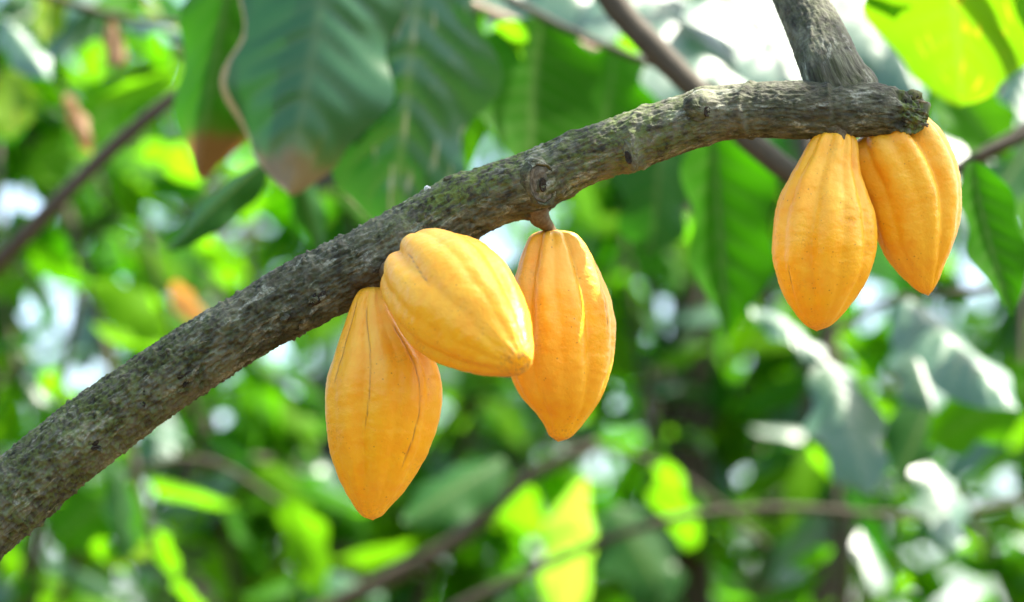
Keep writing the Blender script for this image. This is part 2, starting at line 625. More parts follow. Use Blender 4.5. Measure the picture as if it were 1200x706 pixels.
COLLARS = [(742, 1.6, 5), (868, 1.9, 4), (877, -0.9, 4), (966, 1.6, 4), (974, -1.0, 3), (655, 1.6, 9), (1038, 1.0, 5), (822, 0.8, 8)]


def limb_surface(rows, n, seg, depth_fn, bumps, collars, name, mossy, mat, px_rough):
    rows3 = [[*P(x, y, depth_fn(x, y)), hw * mpp(depth_fn(x, y)), x, y] for x, y, hw in rows]
    c = catmull(rows3, n)
    ctr, rad, cx, cy = c[:, :3], c[:, 3], c[:, 4], c[:, 5]
    t, n1, n2 = frames(ctr)
    th = np.linspace(-np.pi, np.pi, seg, endpoint=False)
    s = np.concatenate([[0], np.cumsum(np.linalg.norm(np.diff(ctr, axis=0), axis=1))])
    S, TH = np.meshgrid(s, th, indexing='ij')
    RAD = rad[:, None] * np.ones_like(TH)
    CX = cx[:, None] * np.ones_like(TH)
    co = np.stack([S, RAD * np.cos(TH), RAD * np.sin(TH)], -1)
    flat = co.reshape(-1, 3)
    rough = px_rough(CX)
    d = 0.0016 * noise3(flat * np.array([18, 30, 30]), 5).reshape(TH.shape)
    fis = fbm(flat * np.array([110, 330, 330]), 3, 9).reshape(TH.shape)
    d += rough * 0.0012 * (1 - np.abs(fis) * 2.2)
    fl = fbm(flat * np.array([380, 480, 480]), 2, 21).reshape(TH.shape)
    d += rough * 0.0007 * np.clip(fl, -0.4, 1.0)
    bl = noise3(flat * np.array([210, 260, 260]), 33).reshape(TH.shape)
    d += rough * 0.0018 * np.clip(bl - 0.45, 0, 1) * 2
    raw = np.zeros_like(TH)
    if name == 'limb':                                   # torn, fibrous end
        torn = np.clip((CX - 1044) / 14, 0, 1)
        fib = noise3(np.stack([S.ravel() * 45, TH.ravel() * 2.6, TH.ravel() * 0 + 3], 1), 55).reshape(TH.shape)
        fib2 = fbm(np.stack([S.ravel() * 170, TH.ravel() * 5.5, TH.ravel() * 0 + 8], 1), 3, 57).reshape(TH.shape)
        d += torn * (0.0055 * fib + 0.0034 * fib2 - 0.0012)
    m0 = mpp(FOCUS)
    CY2 = cy[:, None] - (RAD / m0) * np.sin(TH) * n2[:, 2][:, None] / np.cos(PITCH)
    CX2 = CX + (RAD / m0) * np.sin(TH) * n2[:, 0][:, None]
    front = np.cos(TH) > -0.25
    for (bx, by, hmm, sa, sc) in bumps:
        g = np.exp(-((CX2 - bx) ** 2 / sa ** 2 + (CY2 - by) ** 2 / sc ** 2)) * front
        d += g * hmm * 0.001
    for (bx, hmm, sw) in collars:
        wig = 4 * np.sin(TH * 2 + bx)
        d += 0.001 * hmm * np.exp(-((CX2 - bx + wig + 12 * np.cos(TH) - 10) ** 2) / sw ** 2)
    for (bx, by, sz) in ((435, 345, 24), (628, 256, 14), (985, 160, 9)):
        raw = np.maximum(raw, np.exp(-((CX2 - bx) ** 2 + (CY2 - by) ** 2) / sz ** 2) * front)
    RR = RAD + d
    V = ctr[:, None, :] + RR[..., None] * (np.cos(TH)[..., None] * n1[:, None, :] + np.sin(TH)[..., None] * n2[:, None, :])
    V = V.reshape(-1, 3)
    F = grid_faces(n, seg)
    # closing caps as one extra ring each, drawn in to the centre
    nv = len(V)
    V = np.vstack([V, np.repeat(ctr[:1], seg, 0) + (V[:seg] - ctr[0]) * 0.02, np.repeat(ctr[-1:], seg, 0) + (V[nv - seg:] - ctr[-1]) * 0.05])
    i = np.arange(seg)
    j = (i + 1) % seg
    F = np.vstack([F, np.stack([nv + i, nv + j, j, i], 1), np.stack([nv - seg + i, nv - seg + j, nv + seg + j, nv + seg + i], 1)])
    me = fast_mesh(name, V, F, mat)
    pad = lambda a: np.concatenate([a.reshape(nv, -1), a.reshape(nv, -1)[:seg], a.reshape(nv, -1)[-seg:]])
    add_attr(me, 'bark_co', pad(co), True)
    add_attr(me, 'rough_bark', pad(rough))
    mm = mossy(CX2, CY2, TH) * front
    add_attr(me, 'moss', pad(mm))
    add_attr(me, 'raw', pad(np.clip(raw * 1.1, 0, 0.85)))
    return me


def moss_map(x, y, th):
    a = np.exp(-((x - 545) / 75) ** 2) * np.clip(np.sin(th) * 1.2 + 0.25, 0, 1)
    b = 0.55 * np.exp(-((x - 730) / 90) ** 2)
    c = 0.5 * np.exp(-((x - 90) / 160) ** 2)
    e = 1.4 * np.clip((x - 1050) / 10, 0, 1)
    return np.clip(a + b + c + e + 0.12, 0, 1)


branch = thing('cacao_branch', 'thick grey-brown cacao branch with rough bark and knots, yellow pods hanging under it', 'branch', P(600, 225))
limb = part('limb', limb_surface(LIMB, 1250, 176, lambda x, y: FOCUS, BUMPS, COLLARS, 'limb', moss_map, BARK,
                                 lambda x: np.clip(1.15 - (x - 300) / 700, 0.38, 1.15)), branch)
UPPER = [(992, 132, 36), (985, 108, 43), (977, 90, 36.5), (964.5, 60, 33.5), (952, 30, 32), (939, 0, 31.5), (916, -55, 31), (890, -120, 30), (860, -190, 29)]
upper = part('side_limb', limb_surface(UPPER, 420, 150, lambda x, y: FOCUS + 0.012 + max(0, 90 - y) * 0.0006, [], [(961, 0.8, 3)], 'side_limb',
                                       lambda x, y, th: 0.15 + 0 * x, BARK, lambda x: 0.28 + 0 * x), branch)


def disc_part(name, px, py, d, rx, ry, nrm, rings, mat, seed, spin=0.0, parent=branch):
    """a lathe-like oval knot lying on the bark; rings = (radius 0..1, height mm)"""
    z = nrm.normalized()
    x = RT - z * RT.dot(z)
    x.normalize()
    x = Quaternion(z, spin) @ x
    y = z.cross(x)
    c0 = P(px, py, d)
    seg = 40
    th = np.linspace(0, 2 * np.pi, seg, endpoint=False)
    V, F = [], []
    rs = np.random.RandomState(seed)
    rr = np.interp(np.linspace(0, 1, 26), np.linspace(0, 1, len(rings)), [a for a, b in rings])
    hh = np.interp(np.linspace(0, 1, 26), np.linspace(0, 1, len(rings)), [b for a, b in rings])
    for a, h in zip(rr, hh):
        ca = np.stack([np.cos(th) * a * 2.2, np.sin(th) * a * 2.2, np.full(seg, a * 3)], 1)
        nz = fbm(ca + seed * 3.1, 3, seed)
        for i in range(seg):
            k = 1 + 0.10 * nz[i]
            p = c0 + x * (math.cos(th[i]) * a * rx * k) + y * (math.sin(th[i]) * a * ry * k) + z * ((h + 0.5 * nz[i]) * 0.001)
            V.append(p)
    F = [tuple(f) for f in grid_faces(26, seg)]
    F.append(tuple(range(25 * seg, 26 * seg)))
    me = new_mesh(name, V, F, mat)
    if mat is BARK:
        add_attr(me, 'bark_co', [tuple(p) for p in V], True)
        add_attr(me, 'moss', [0.25] * len(V))
    return part(name, me, parent)


m_ = mpp(FOCUS)
# healed pruning scar: rolled collar round an oval of grey wood with a dark eye
scar_n = (-FWD * 0.80 + RT * 0.42 - UP * 0.12)
disc_part('pruning_scar', 634, 215, FOCUS - 0.024, 17 * m_, 24 * m_, scar_n,
          [(0.98, -4), (0.95, 0), (0.88, 1.4), (0.70, 0.9), (0.55, 1.6), (0.35, 1.4), (0.22, 0.3), (0.10, -1.5), (0.04, -2.0)], SCAR, 3, 0.25)
disc_part('scar_collar', 634, 215, FOCUS - 0.0236, 17 * m_, 24 * m_, scar_n, [(1.32, -6), (1.22, 0), (1.12, 2.2), (1.03, 2.8), (0.95, 1.2), (0.90, -1.0), (0.5, -3.0)], BARK, 3, 0.25)
disc_part('scar_hollow', 636.5, 217, FOCUS - 0.0262, 4.5 * m_, 8 * m_, scar_n, [(1.0, -1), (0.9, 0.6), (0.5, 0.2), (0.1, 0.0)], SCAR_DARK, 4)
# bud knot with a dark hollow on its right
disc_part('knot', 820, 123, FOCUS - 0.0200, 13 * m_, 13 * m_, (-FWD + UP * 0.45 + RT * 0.35), [(1.4, -4), (1.15, 0.0), (0.9, 2.2), (0.65, 3.4), (0.4, 3.6), (0.1, 3.4)], BARK, 5)
disc_part('knot_hollow', 829, 131, FOCUS - 0.0226, 5 * m_, 6.5 * m_, (-FWD + RT * 0.6 - UP * 0.1), [(1.0, -1.5), (0.9, 0.4), (0.5, 0.2), (0.1, 0.0)], SCAR_DARK, 6)
disc_part('knot', 741, 180, FOCUS - 0.0213, 6 * m_, 15 * m_, (-FWD + RT * 0.4), [(1.4, -3), (1.1, 0.1), (0.9, 1.6), (0.6, 2.6), (0.3, 2.4), (0.1, 2.2)], BARK, 7, 0.3)
disc_part('knot_hollow', 736, 185, FOCUS - 0.0240, 4 * m_, 8 * m_, (-FWD - RT * 0.2), [(1.0, -1), (0.8, 0.4), (0.1, 0.1)], SCAR_DARK, 8, 0.3)
# crusty lifted bark on the lower left
rk = random.Random(12)
for (kx, ky, kn, kr) in ((95, 520, 22, 17), (216, 440, 10, 9), (372, 350, 7, 9), (330, 372, 4, 8), (160, 470, 3, 9)):
    for i in range(kn):
        ex, ey = kx + rk.gauss(0, kr * 0.6), ky + rk.gauss(0, kr * 0.45)
        disc_part('bark_flake', ex, ey, FOCUS - 0.0262 + rk.uniform(0, 0.0015) + (0.0005 if kx < 150 else 0.0022), rk.uniform(2.5, 8) * m_, rk.uniform(1.8, 4.5) * m_,
                  (-FWD + UP * rk.uniform(-0.7, 0.9) + RT * rk.uniform(-0.7, 0.7)), [(1.0, -2.5), (1.0, 0.2), (0.7, 0.8), (0.1, 0.6)],
                  SCAR_DARK if i % 2 == 0 else BARK, 20 + i, rk.uniform(0.1, 1.2))
disc_part('dropping_speck', 501, 222, FOCUS - 0.003, 4 * m_, 3.2 * m_, (-FWD + UP * 0.8), [(1.0, -1), (0.95, 1.2), (0.6, 2.4), (0.1, 2.8)], WHITE, 13)  # small white dropping stuck to the bark
disc_part('bark_flake', 536, 209, FOCUS - 0.006, 17 * m_, 4.5 * m_, (-FWD * 0.5 + UP), [(1.0, -1), (0.95, 1.6), (0.6, 2.2), (0.1, 2.0)], BARK, 14, 0.38)
# dark nub over the pods of the right pair
nub_rows = [P(984, 152, FOCUS - 0.008), P(985, 163, FOCUS - 0.014), P(985, 168, FOCUS - 0.016)]
part('bud_nub', tube_mesh('bud_nub', nub_rows, (0.006, 0.0036, 0.0018), STALK, 16, 18, 0.35, 4), branch)

# splintered end of the limb
rs_ = random.Random(4)
for k in range(60):
    chunk = k % 9 == 0                                  # a few soft mossy lumps among thin torn fibres
    a = rs_.uniform(-math.pi, math.pi)
    rad = 20 * math.sqrt(rs_.random())
    x0, y0 = 1050 + rs_.uniform(0, 12), 132 + rad * math.sin(a)
    dz = -abs(math.cos(a)) * rad * m_ * 0.75
    x1 = x0 + rs_.uniform(6, 20)
    if k % 12 == 4:
        x1 = rs_.uniform(1074, 1089)
    y1 = y0 + rs_.uniform(-7, 7) + (8 if y0 > 136 else (3 if y0 > 120 else 1)) * (x1 - x0) / 30
    y1 = min(y1, 154)
    p0 = P(x0, y0, FOCUS + dz)
    p2 = P(x1, y1, FOCUS + dz * 0.8 + rs_.uniform(-0.004, 0.004))
    p1 = (p0 + p2) / 2 + UP * rs_.uniform(-0.0025, 0.0025)
    r0 = rs_.uniform(0.0030, 0.0042) if chunk else rs_.uniform(0.0010, 0.0022)
    part('splinter', tube_mesh('splinter', [p0, p1, p2], (r0, r0 * 0.9, r0 * (0.6 if chunk else 0.3)),
                               SPLINTER if (chunk and k % 8) or k % 3 == 0 else SPLINTER_PALE if k % 16 == 0 else (SPLINTER_PALE if k % 5 == 1 else (SCAR_DARK if k % 2 else SCAR)), 9, 16, 0.6 if chunk else 0.3, k), branch)


# ------------------------------------------------------------------ the pods
def build_pod(label, rows, depth, roll, stalk, ridge=1.0, pale_amt=0.5, cracks=(), tip_scuff=0.6, seed=1, pts3=None, top_scuff=0.0):
    nr, seg = 230, 220
    if pts3 is None:
        q = np.array([[*P(x, y, depth), max(hw, 0.05) * mpp(depth)] for x, y, hw in rows])
    else:
        q = pts3
    s = np.concatenate([[0], np.cumsum(np.linalg.norm(np.diff(q[:, :3], axis=0), axis=1))])
    u = np.linspace(0, 1, nr)
    u = 0.5 - 0.5 * np.cos(np.pi * u) * (0.75 + 0.25 * np.abs(np.cos(np.pi * u)))      # denser rings at the ends
    u = (u - u[0]) / (u[-1] - u[0])
    x = u * s[-1]
    ctr = np.stack([smooth_interp(x, s, q[:, i]) for i in range(3)], 1)
    # light smoothing of the axis so that the rings do not fold
    ker = np.ones(31) / 31
    for i in range(3):
        padv = np.concatenate([2 * ctr[0, i] - ctr[15:0:-1, i], ctr[:, i], 2 * ctr[-1, i] - ctr[-2:-17:-1, i]])
        ctr[:, i] = np.convolve(padv, ker, 'valid')
    rad = np.maximum(smooth_interp(x, s, q[:, 3]), 0.0002)
    rad = np.sqrt(np.maximum(smooth_interp(x, s, q[:, 3] ** 2), 4e-8)) * 0.5 + rad * 0.5
    kr = np.hanning(29)
    kr /= kr.sum()
    rs2 = np.convolve(np.concatenate([np.full(14, rad[0]), rad, np.full(14, rad[-1])]), kr, 'valid')
    keep = np.clip((np.minimum(np.arange(nr), nr - 1 - np.arange(nr)) - 10) / 25.0, 0, 1)
    rad = rad * (1 - keep) + rs2 * keep
    t, n1, n2 = frames(ctr)
    t = np.repeat(t.mean(0)[None] / np.linalg.norm(t.mean(0)), nr, 0) * 0.5 + t * 0.5
    t /= np.linalg.norm(t, axis=1)[:, None]
    n1 = n1 - (n1 * t).sum(1)[:, None] * t
    n1 /= np.linalg.norm(n1, axis=1)[:, None]
    n2 = np.cross(n1, t)
    th = np.linspace(-np.pi, np.pi, seg, endpoint=False)
    U, TH = np.meshgrid(u, th, indexing='ij')
    rs = np.random.RandomState(seed)
    R0 = rad[:, None] * np.ones_like(TH)
    Rmax = rad.max()
    base = np.stack([U * s[-1] / Rmax, np.cos(TH), np.sin(TH)], -1)
    warp = 0.06 * noise3(base.reshape(-1, 3) * 0.9 + seed, seed).reshape(TH.shape) + 0.025 * np.sin(U * 3 + seed)
    A = TH + roll + warp
    w5 = np.sqrt(np.sin(2.5 * A) ** 2 + 0.02)      # five deep furrows
    w10 = np.sqrt(np.sin(5.0 * A) ** 2 + 0.05)     # ten ribs
    env = np.interp(u, [0, 0.06, 0.2, 0.5, 0.8, 0.94, 1.0], [1.5, 1.7, 1.15, 0.85, 0.7, 0.35, 0.0])[:, None]
    rib = 0.070 * (w10 - 0.68) + 0.085 * (w5 - 0.66)
    strength = 1 + 0.6 * noise3(np.stack([np.cos(A) * 2, np.sin(A) * 2, U * 1.2], -1).reshape(-1, 3), seed + 7).reshape(TH.shape)
    d = ridge * env * rib * strength
    lump = 0.018 * fbm(base.reshape(-1, 3) * np.array([2.2, 2.6, 2.6]) + seed, 2, seed + 1).reshape(TH.shape)
    cross = 0.0060 * fbm(base.reshape(-1, 3) * np.array([9, 4.5, 4.5]), 3, seed + 2).reshape(TH.shape)
    fine = 0.0022 * fbm(base.reshape(-1, 3) * np.array([22, 20, 20]), 2, seed + 3).reshape(TH.shape)
    RR = R0 * (1 + d) + Rmax * (lump + cross + fine) * np.minimum(1, R0 / (0.3 * Rmax))
    crack = np.zeros_like(TH)
    for (ang, u0, u1, wd, wob) in cracks:        # ang in picture terms: 0 faces the camera, + to picture right
        path = ang + wob * np.sin(U * 9 + ang * 5) * 0.04 + 0.012 * noise3(np.stack([U.ravel() * 30, U.ravel() * 0 + ang, U.ravel() * 0], 1), 3).reshape(U.shape)
        dist = np.abs(np.angle(np.exp(1j * (TH - path)))) * R0
        on = np.clip((U - u0) / 0.03, 0, 1) * np.clip((u1 - U) / 0.06, 0, 1)
        g = np.exp(-(dist / (wd * 0.001)) ** 2) * on
        crack = np.maximum(crack, g)
        RR = RR - 0.0007 * np.exp(-(dist / (wd * 0.0016)) ** 2) * on
    V = ctr[:, None, :] + RR[..., None] * (np.cos(TH)[..., None] * n1[:, None, :] + np.sin(TH)[..., None] * n2[:, None, :])
    V = V.reshape(-1, 3)
    nv = len(V)
    F = grid_faces(nr, seg)
    me = fast_mesh('husk', V, F, POD)
    add_attr(me, 'pod_co', V - V.mean(0) + seed * 0.31, True)
    pl = pale_amt * np.clip(0.9 - U * 0.9 + 0.35 * noise3(base.reshape(-1, 3) * 1.4 + 5, seed + 9).reshape(TH.shape), 0, 1)  # paler towards the stalk: sky highlight painted into the skin, with random mottling
    add_attr(me, 'pale', pl)
    add_attr(me, 'crack', crack)
    sc = tip_scuff * np.clip((U - 0.90) / 0.09, 0, 1) + top_scuff * np.clip((0.16 - U) / 0.12, 0, 1)
    sc = sc + 0.6 * np.clip(noise3(base.reshape(-1, 3) * 2.3 + 11, seed + 5).reshape(TH.shape) - 0.45, 0, 1)
    add_attr(me, 'scuff', np.clip(sc, 0, 1))
    pod = thing('cacao_pod', label, 'cacao pod', Vector(ctr[0]), 'ripe cacao pods on the branch')
    part('husk', me, pod)
    if stalk:
        pts = [P(a, b, c) for a, b, c, r in stalk]
        part('stalk', tube_mesh('stalk', pts, [r for *_, r in stalk], STALK, 20, 26, 0.22, seed), pod)
    return pod


build_pod('long yellow pod with thin dark cracks, hanging lowest at the left of the front three',
          [(437, 334, 0.5), (437, 336, 9), (436.5, 341, 16), (436, 350, 21), (437, 365, 28), (439, 382, 37), (446, 410, 53), (450, 440, 65.5), (449.5, 470, 68),
           (447, 500, 64.5), (443, 530, 56.5), (440, 560, 44), (436.5, 585, 28), (436, 600, 17), (436.5, 607, 10), (437, 610, 0.5)],
          2.045, 0.35, [(438, 322, 2.05, 0.006), (437, 334, 2.045, 0.005), (437, 344, 2.045, 0.004)], 1.35, 0.50,
          [(-0.28, 0.08, 0.62, 0.55, 1.0), (0.62, 0.16, 0.78, 0.6, 1.4), (-1.0, 0.05, 0.45, 0.5, 1.0)], 0.35, 2)

# the pod pointing at the camera
b0, b1 = P(483, 305, 2.02), P(614, 429, 1.905)
prof = [(0.03, 0.002), (0.0, 0.010), (0.012, 0.018), (0.05, 0.0270), (0.12, 0.0340), (0.24, 0.0402), (0.38, 0.0428), (0.52, 0.0402), (0.66, 0.0340),
        (0.79, 0.0255), (0.89, 0.0178), (0.955, 0.0118), (0.990, 0.0070), (1.0, 0.0005)]
prof = [(0.0, 0.0005)] + [(max(a, 0.002 + 0.002 * i), r) for i, (a, r) in enumerate(prof[1:])]
q3 = np.array([[*(b0.lerp(b1, a)), r * 0.99] for a, r in prof])
build_pod('plump yellow pod pointing its blunt freckled tip toward the viewer', None, 2.0, 0.1,
          [(452, 318, 2.045, 0.007), (458, 316, 2.028, 0.006), (466, 317, 2.015, 0.005)], 1.05, 0.30, [(-0.05, 0.2, 0.5, 0.5, 2.0)], 0.9, 5, q3, 0.15)

build_pod('yellow pod on a short brown stalk beneath the round pruning scar',
          [(648, 269, 0.5), (648, 270, 14), (648, 274, 25), (649, 284, 32), (651, 303, 41), (652.5, 319, 47), (654.5, 340, 54), (657, 370, 60), (657.5, 400, 61.5), (657, 432, 58),
           (658.5, 457, 50), (660.5, 476, 39), (660, 491, 27.5), (657.5, 505, 18), (655.5, 513, 12), (654, 518, 0.5)],
          2.075, 0.62, [(630, 240, 2.05, 0.0105), (632, 252, 2.055, 0.0088), (637, 260, 2.062, 0.0062), (642, 266, 2.07, 0.0048), (648, 276, 2.075, 0.0045)], 1.35, 0.65,
          [(1.0, 0.25, 0.5, 0.4, 1.0)], 0.5, 8)

build_pod('yellow pod at the left of the right-hand pair, scuffed on its left shoulder',
          [(980, 154, 0.5), (980, 155, 16), (979.5, 160, 23), (978, 169, 27), (975, 180, 30), (971.5, 196, 35), (968, 219, 46), (967, 250, 57), (966.5, 277, 60.5), (964, 300, 59.5), (961.5, 328, 51.5),
           (958.5, 356, 37), (958, 372, 25), (957, 383, 14), (957, 388.5, 0.5)],
          2.057, 0.2, [(974, 140, 2.07, 0.006), (972, 150, 2.066, 0.006), (970, 160, 2.06, 0.005)], 1.6, 0.5, [(-0.75, 0.68, 0.84, 0.4, 1.0)], 0.2, 13)

build_pod('smooth orange-yellow pod under the broken end of the branch',
          [(1026, 146, 0.5), (1028, 148, 30), (1034, 154, 45), (1040, 165, 52), (1049, 180, 56), (1060, 198, 56.5), (1069, 222, 55.5), (1073, 248, 53), (1076.5, 277, 46.5),
           (1078.5, 302, 35.5), (1083, 325, 20.5), (1086, 338, 11.5), (1088, 346.5, 0.5)],
          2.085, 0.55, [(1022, 140, 2.07, 0.007), (1026, 146, 2.08, 0.006), (1030, 152, 2.085, 0.005)], 1.5, 0.5, [], 0.2, 21)


# ------------------------------------------------------------------ leafy twigs close behind the branch
def face(roll=0.0, tilt=0.5):
    """a leaf normal towards the viewer, raised by tilt and turned sideways by roll"""
    return (-FWD * math.cos(tilt) + UP * math.sin(tilt)) * math.cos(roll) + RT * math.sin(roll)


def leaf_px(kind, bx, by, tx, ty, wpx, d0, d1, parent, tilt=0.5, roll=0.0, var=None, fine=False, flip=False):
    nrm = face(roll, tilt)
    if flip:
        nrm = -nrm
    return put_leaf(kind, P(bx, by, d0), P(tx, ty, d1), wpx * mpp((d0 + d1) / 2), nrm, parent, var, fine)


def leaf_sun(kind, bx, by, tx, ty, wpx, d, parent, var=0, drop=0.16):
    """a leaf turned flat to the sun and seen from below, its light coming through"""
    return put_leaf(kind, P(bx, by, d - drop / 2), P(tx, ty, d + drop / 2), wpx * mpp(d), SUN + UP * 0.3, parent, var, True)


def twig(label, stem, r0, r1, mat=None, name='leafy_twig', cat='twig', group=None):
    pts = [P(*s) for s in stem]
    t = thing(name, label, cat, pts[0], group)
    n = len(pts)
    part('stem', tube_mesh('stem', pts, [r0 + (r1 - r0) * i / (n - 1) for i in range(n)], mat or TWIG, 12, 8 * n, 0.12, rng.randrange(99)), t)
    return t


T1 = twig('leafy twig with two huge dark green leaves and one dry-tipped leaf, hanging at upper left',
          [(180, -190, 2.66), (330, -115, 2.62), (480, -105, 2.64), (620, -160, 2.68)], 0.006, 0.004)
leaf_px('big', 385, -110, 345, 222, 196, 2.60, 2.52, T1, 0.62, 0.12, 0, True)
leaf_px('midtip', 285, -125, 232, 205, 130, 2.68, 2.62, T1, -0.25, -0.25, 2, True)
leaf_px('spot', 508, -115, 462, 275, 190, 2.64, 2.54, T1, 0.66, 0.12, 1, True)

T2 = twig('twig with a large sunlit yellow-green leaf at the upper right corner',
          [(1330, -170, 2.55), (1180, -120, 2.5), (1050, -110, 2.5)], 0.006, 0.004)
leaf_sun('yellow', 1108, -130, 1135, 110, 215, 2.56, T2, 0, 0.14)
leaf_px('lime', 1180, -100, 1215, 90, 80, 2.58, 2.55, T2, -0.4, 0.3, 2, True, True)
leaf_px('lime', 1020, -100, 1040, 40, 70, 2.62, 2.6, T2, -0.4, 0.2, 1, True, True)

T3 = twig('twig of broad shiny pale leaves catching the sky, top centre behind the branch',
          [(560, -70, 3.2), (720, -60, 3.1), (900, -80, 3.1), (1050, -120, 3.1)], 0.007, 0.004)
leaf_px('gloss', 715, -45, 915, 120, 200, 3.15, 2.95, T3, 1.15, 0.15, 0, True)
leaf_px('gloss', 830, -70, 975, 85, 170, 3.15, 3.0, T3, 1.2, 0.2, 1, True)
leaf_px('gloss', 630, -60, 745, 70, 130, 3.2, 3.05, T3, 1.15, 0.0, 2, True)
leaf_px('gloss', 560, -60, 660, 60, 90, 3.25, 3.1, T3, 1.15, 0.2, 0, True)

leaf_px('mid', 760, -60, 780, 60, 90, 3.4, 3.35, T3, -0.2, 0.1, 1, True, True)
leaf_px('gloss', 960, -90, 1060, 60, 130, 3.3, 3.15, T3, 1.15, 0.1, 1, True)
leaf_px('gloss', 1010, -60, 1090, 120, 90, 3.3, 3.15, T3, 1.1, 0.3, 2, True)
leaf_px('dark', 880, -40, 900, 90, 80, 3.5, 3.4, T3, 0.3, 0.3, 2, True)
leaf_px('mid', 1020, 20, 1070, 170, 80, 3.5, 3.4, T3, -0.3, 0.2, 0, True, True)
leaf_px('gloss', 690, 10, 660, 110, 60, 3.5, 3.4, T3, 1.0, -0.2, 0, True)

T4 = twig('twig of broad green leaves hanging between the pods and the upper branch',
          [(520, -60, 2.85), (600, 0, 2.85), (700, 50, 2.8), (860, 110, 2.8)], 0.005, 0.003)
leaf_px('deep', 640, 20, 610, 215, 150, 2.85, 2.8, T4, -0.3, 0.1, 0, True, True)
leaf_px('deep', 720, 50, 700, 230, 110, 2.9, 2.85, T4, -0.2, -0.3, 1, True, True)
leaf_px('deep', 835, 120, 845, 400, 108, 2.8, 2.72, T4, -0.3, 0.2, 2, True, True)
leaf_px('dark', 780, 120, 775, 300, 100, 2.95, 2.9, T4, 0.1, 0.3, 1, True)
leaf_sun('lime', 522, -40, 562, 108, 62, 2.85, T4, 0, 0.10)
leaf_sun('lime', 602, 22, 574, 112, 62, 2.85, T4, 1, 0.08)
leaf_sun('lime', 650, 78, 705, 108, 40, 3.0, T4, 2, 0.05)
leaf_sun('lime', 740, 40, 725, 85, 40, 3.0, T4, 1, 0.05)
leaf_px('mid', 560, 10, 545, 220, 80, 2.9, 2.85, T4, -0.1, -0.4, 2, True, True)

T5 = twig('twig with a long green leaf hanging at the right edge beside the last pod',
          [(1300, 110, 2.5), (1220, 150, 2.5), (1130, 190, 2.5)], 0.005, 0.003)
leaf_px('deep', 1140, 188, 1176, 378, 72, 2.48, 2.44, T5, -0.3, 0.25, 0, True, True)
leaf_px('gloss', 1090, 150, 1190, 270, 90, 2.95, 2.85, T5, 1.1, 0.2, 1, True)
leaf_px('mid', 1110, 90, 1180, 200, 80, 3.0, 2.95, T5, -0.3, 0.2, 0, True, True)
leaf_px('dark', 1230, 130, 1150, 260, 70, 3.1, 3.0, T5, 0.3, -0.2, 2, True)
leaf_px('gloss', 1210, 60, 1160, 180, 60, 3.1, 3.0, T5, 1.1, -0.2, 0, True)
leaf_px('mid', 1235, 200, 1190, 330, 60, 3.0, 2.95, T5, -0.2, -0.2, 1, True, True)

T6 = twig('twig of shiny blue-grey leaves right of the lower pods',
          [(1290, 300, 3.05), (1150, 340, 3.0), (1050, 350, 3.0), (960, 400, 3.0)], 0.005, 0.003)
leaf_px('gloss', 1050, 345, 1205, 460, 100, 3.05, 2.85, T6, 1.2, 0.1, 0, True)
leaf_px('gloss', 968, 420, 1022, 552, 84, 3.05, 2.9, T6, 1.15, -0.1, 1, True)
leaf_px('gloss', 1062, 380, 1100, 480, 60, 3.1, 3.0, T6, 1.1, 0.2, 2, True)
leaf_px('dark', 1110, 420, 1060, 560, 70, 3.15, 3.05, T6, 0.2, 0.2, 0, True)
leaf_px('mid', 1230, 440, 1110, 520, 80, 3.1, 3.0, T6, -0.1, 0.1, 1, True)
leaf_px('gloss', 1085, 540, 1142, 625, 70, 3.1, 3.0, T6, 1.1, 0.3, 3, True)
leaf_px('gloss', 880, 360, 975, 400, 40, 3.1, 3.0, T6, 1.0, 0.1, 1, True)

T7 = twig('twig with two sunlit pale lime leaves below the middle pods',
          [(900, 640, 3.60), (800, 560, 3.60), (730, 530, 3.60), (640, 520, 3.60)], 0.004, 0.003)
leaf_sun('pale', 688, 560, 664, 735, 62, 3.6, T7, 0)
leaf_sun('lime', 776, 540, 822, 612, 60, 3.6, T7, 1)
leaf_sun('lime', 622, 570, 612, 618, 62, 3.7, T7, 2, 0.1)
leaf_sun('lime', 560, 560, 590, 610, 44, 3.8, T7, 0, 0.1)
leaf_px('dark', 590, 535, 475, 605, 72, 3.40, 3.30, T7, 0.7, 0.0, 0, True)
leaf_px('dark', 720, 590, 790, 700, 90, 3.70, 3.60, T7, 0.8, 0.0, 1, True)

T8 = twig('twig of lime and dark leaves low at the left under the branch',
          [(60, 720, 3.50), (150, 560, 3.40), (240, 540, 3.40), (330, 590, 3.40)], 0.005, 0.003)
leaf_sun('lime', 258, 570, 325, 725, 170, 4.0, T8, 0)
leaf_sun('lime', 300, 560, 395, 590, 60, 3.9, T8, 2, 0.1)
leaf_sun('lime', 100, 640, 60, 700, 60, 3.8, T8, 1, 0.12)
leaf_px('dark', 135, 540, 158, 655, 34, 3.30, 3.25, T8, 0.4, 0.5, 1, True)
leaf_px('mid', 140, 570, 62, 640, 70, 3.40, 3.35, T8, 0.0, 0.0, 2, True)
leaf_px('gloss', 190, 470, 185, 550, 44, 3.60, 3.55, T8, 0.8, 0.1, 2, True)
leaf_px('lime', 330, 580, 400, 700, 60, 3.60, 3.55, T8, -0.7, 0.2, 1, True, True)

T9 = twig('twig with a narrow dark drooping leaf left of the huge leaves',
          [(420, 130, 2.75), (350, 175, 2.75), (300, 182, 2.75)], 0.004, 0.003)
leaf_px('dark', 318, 180, 196, 285, 46, 2.72, 2.66, T9, 0.6, 0.0, 0, True)
leaf_px('dark', 340, 178, 380, 300, 40, 2.8, 2.8, T9, 0.2, 0.2, 0, True)

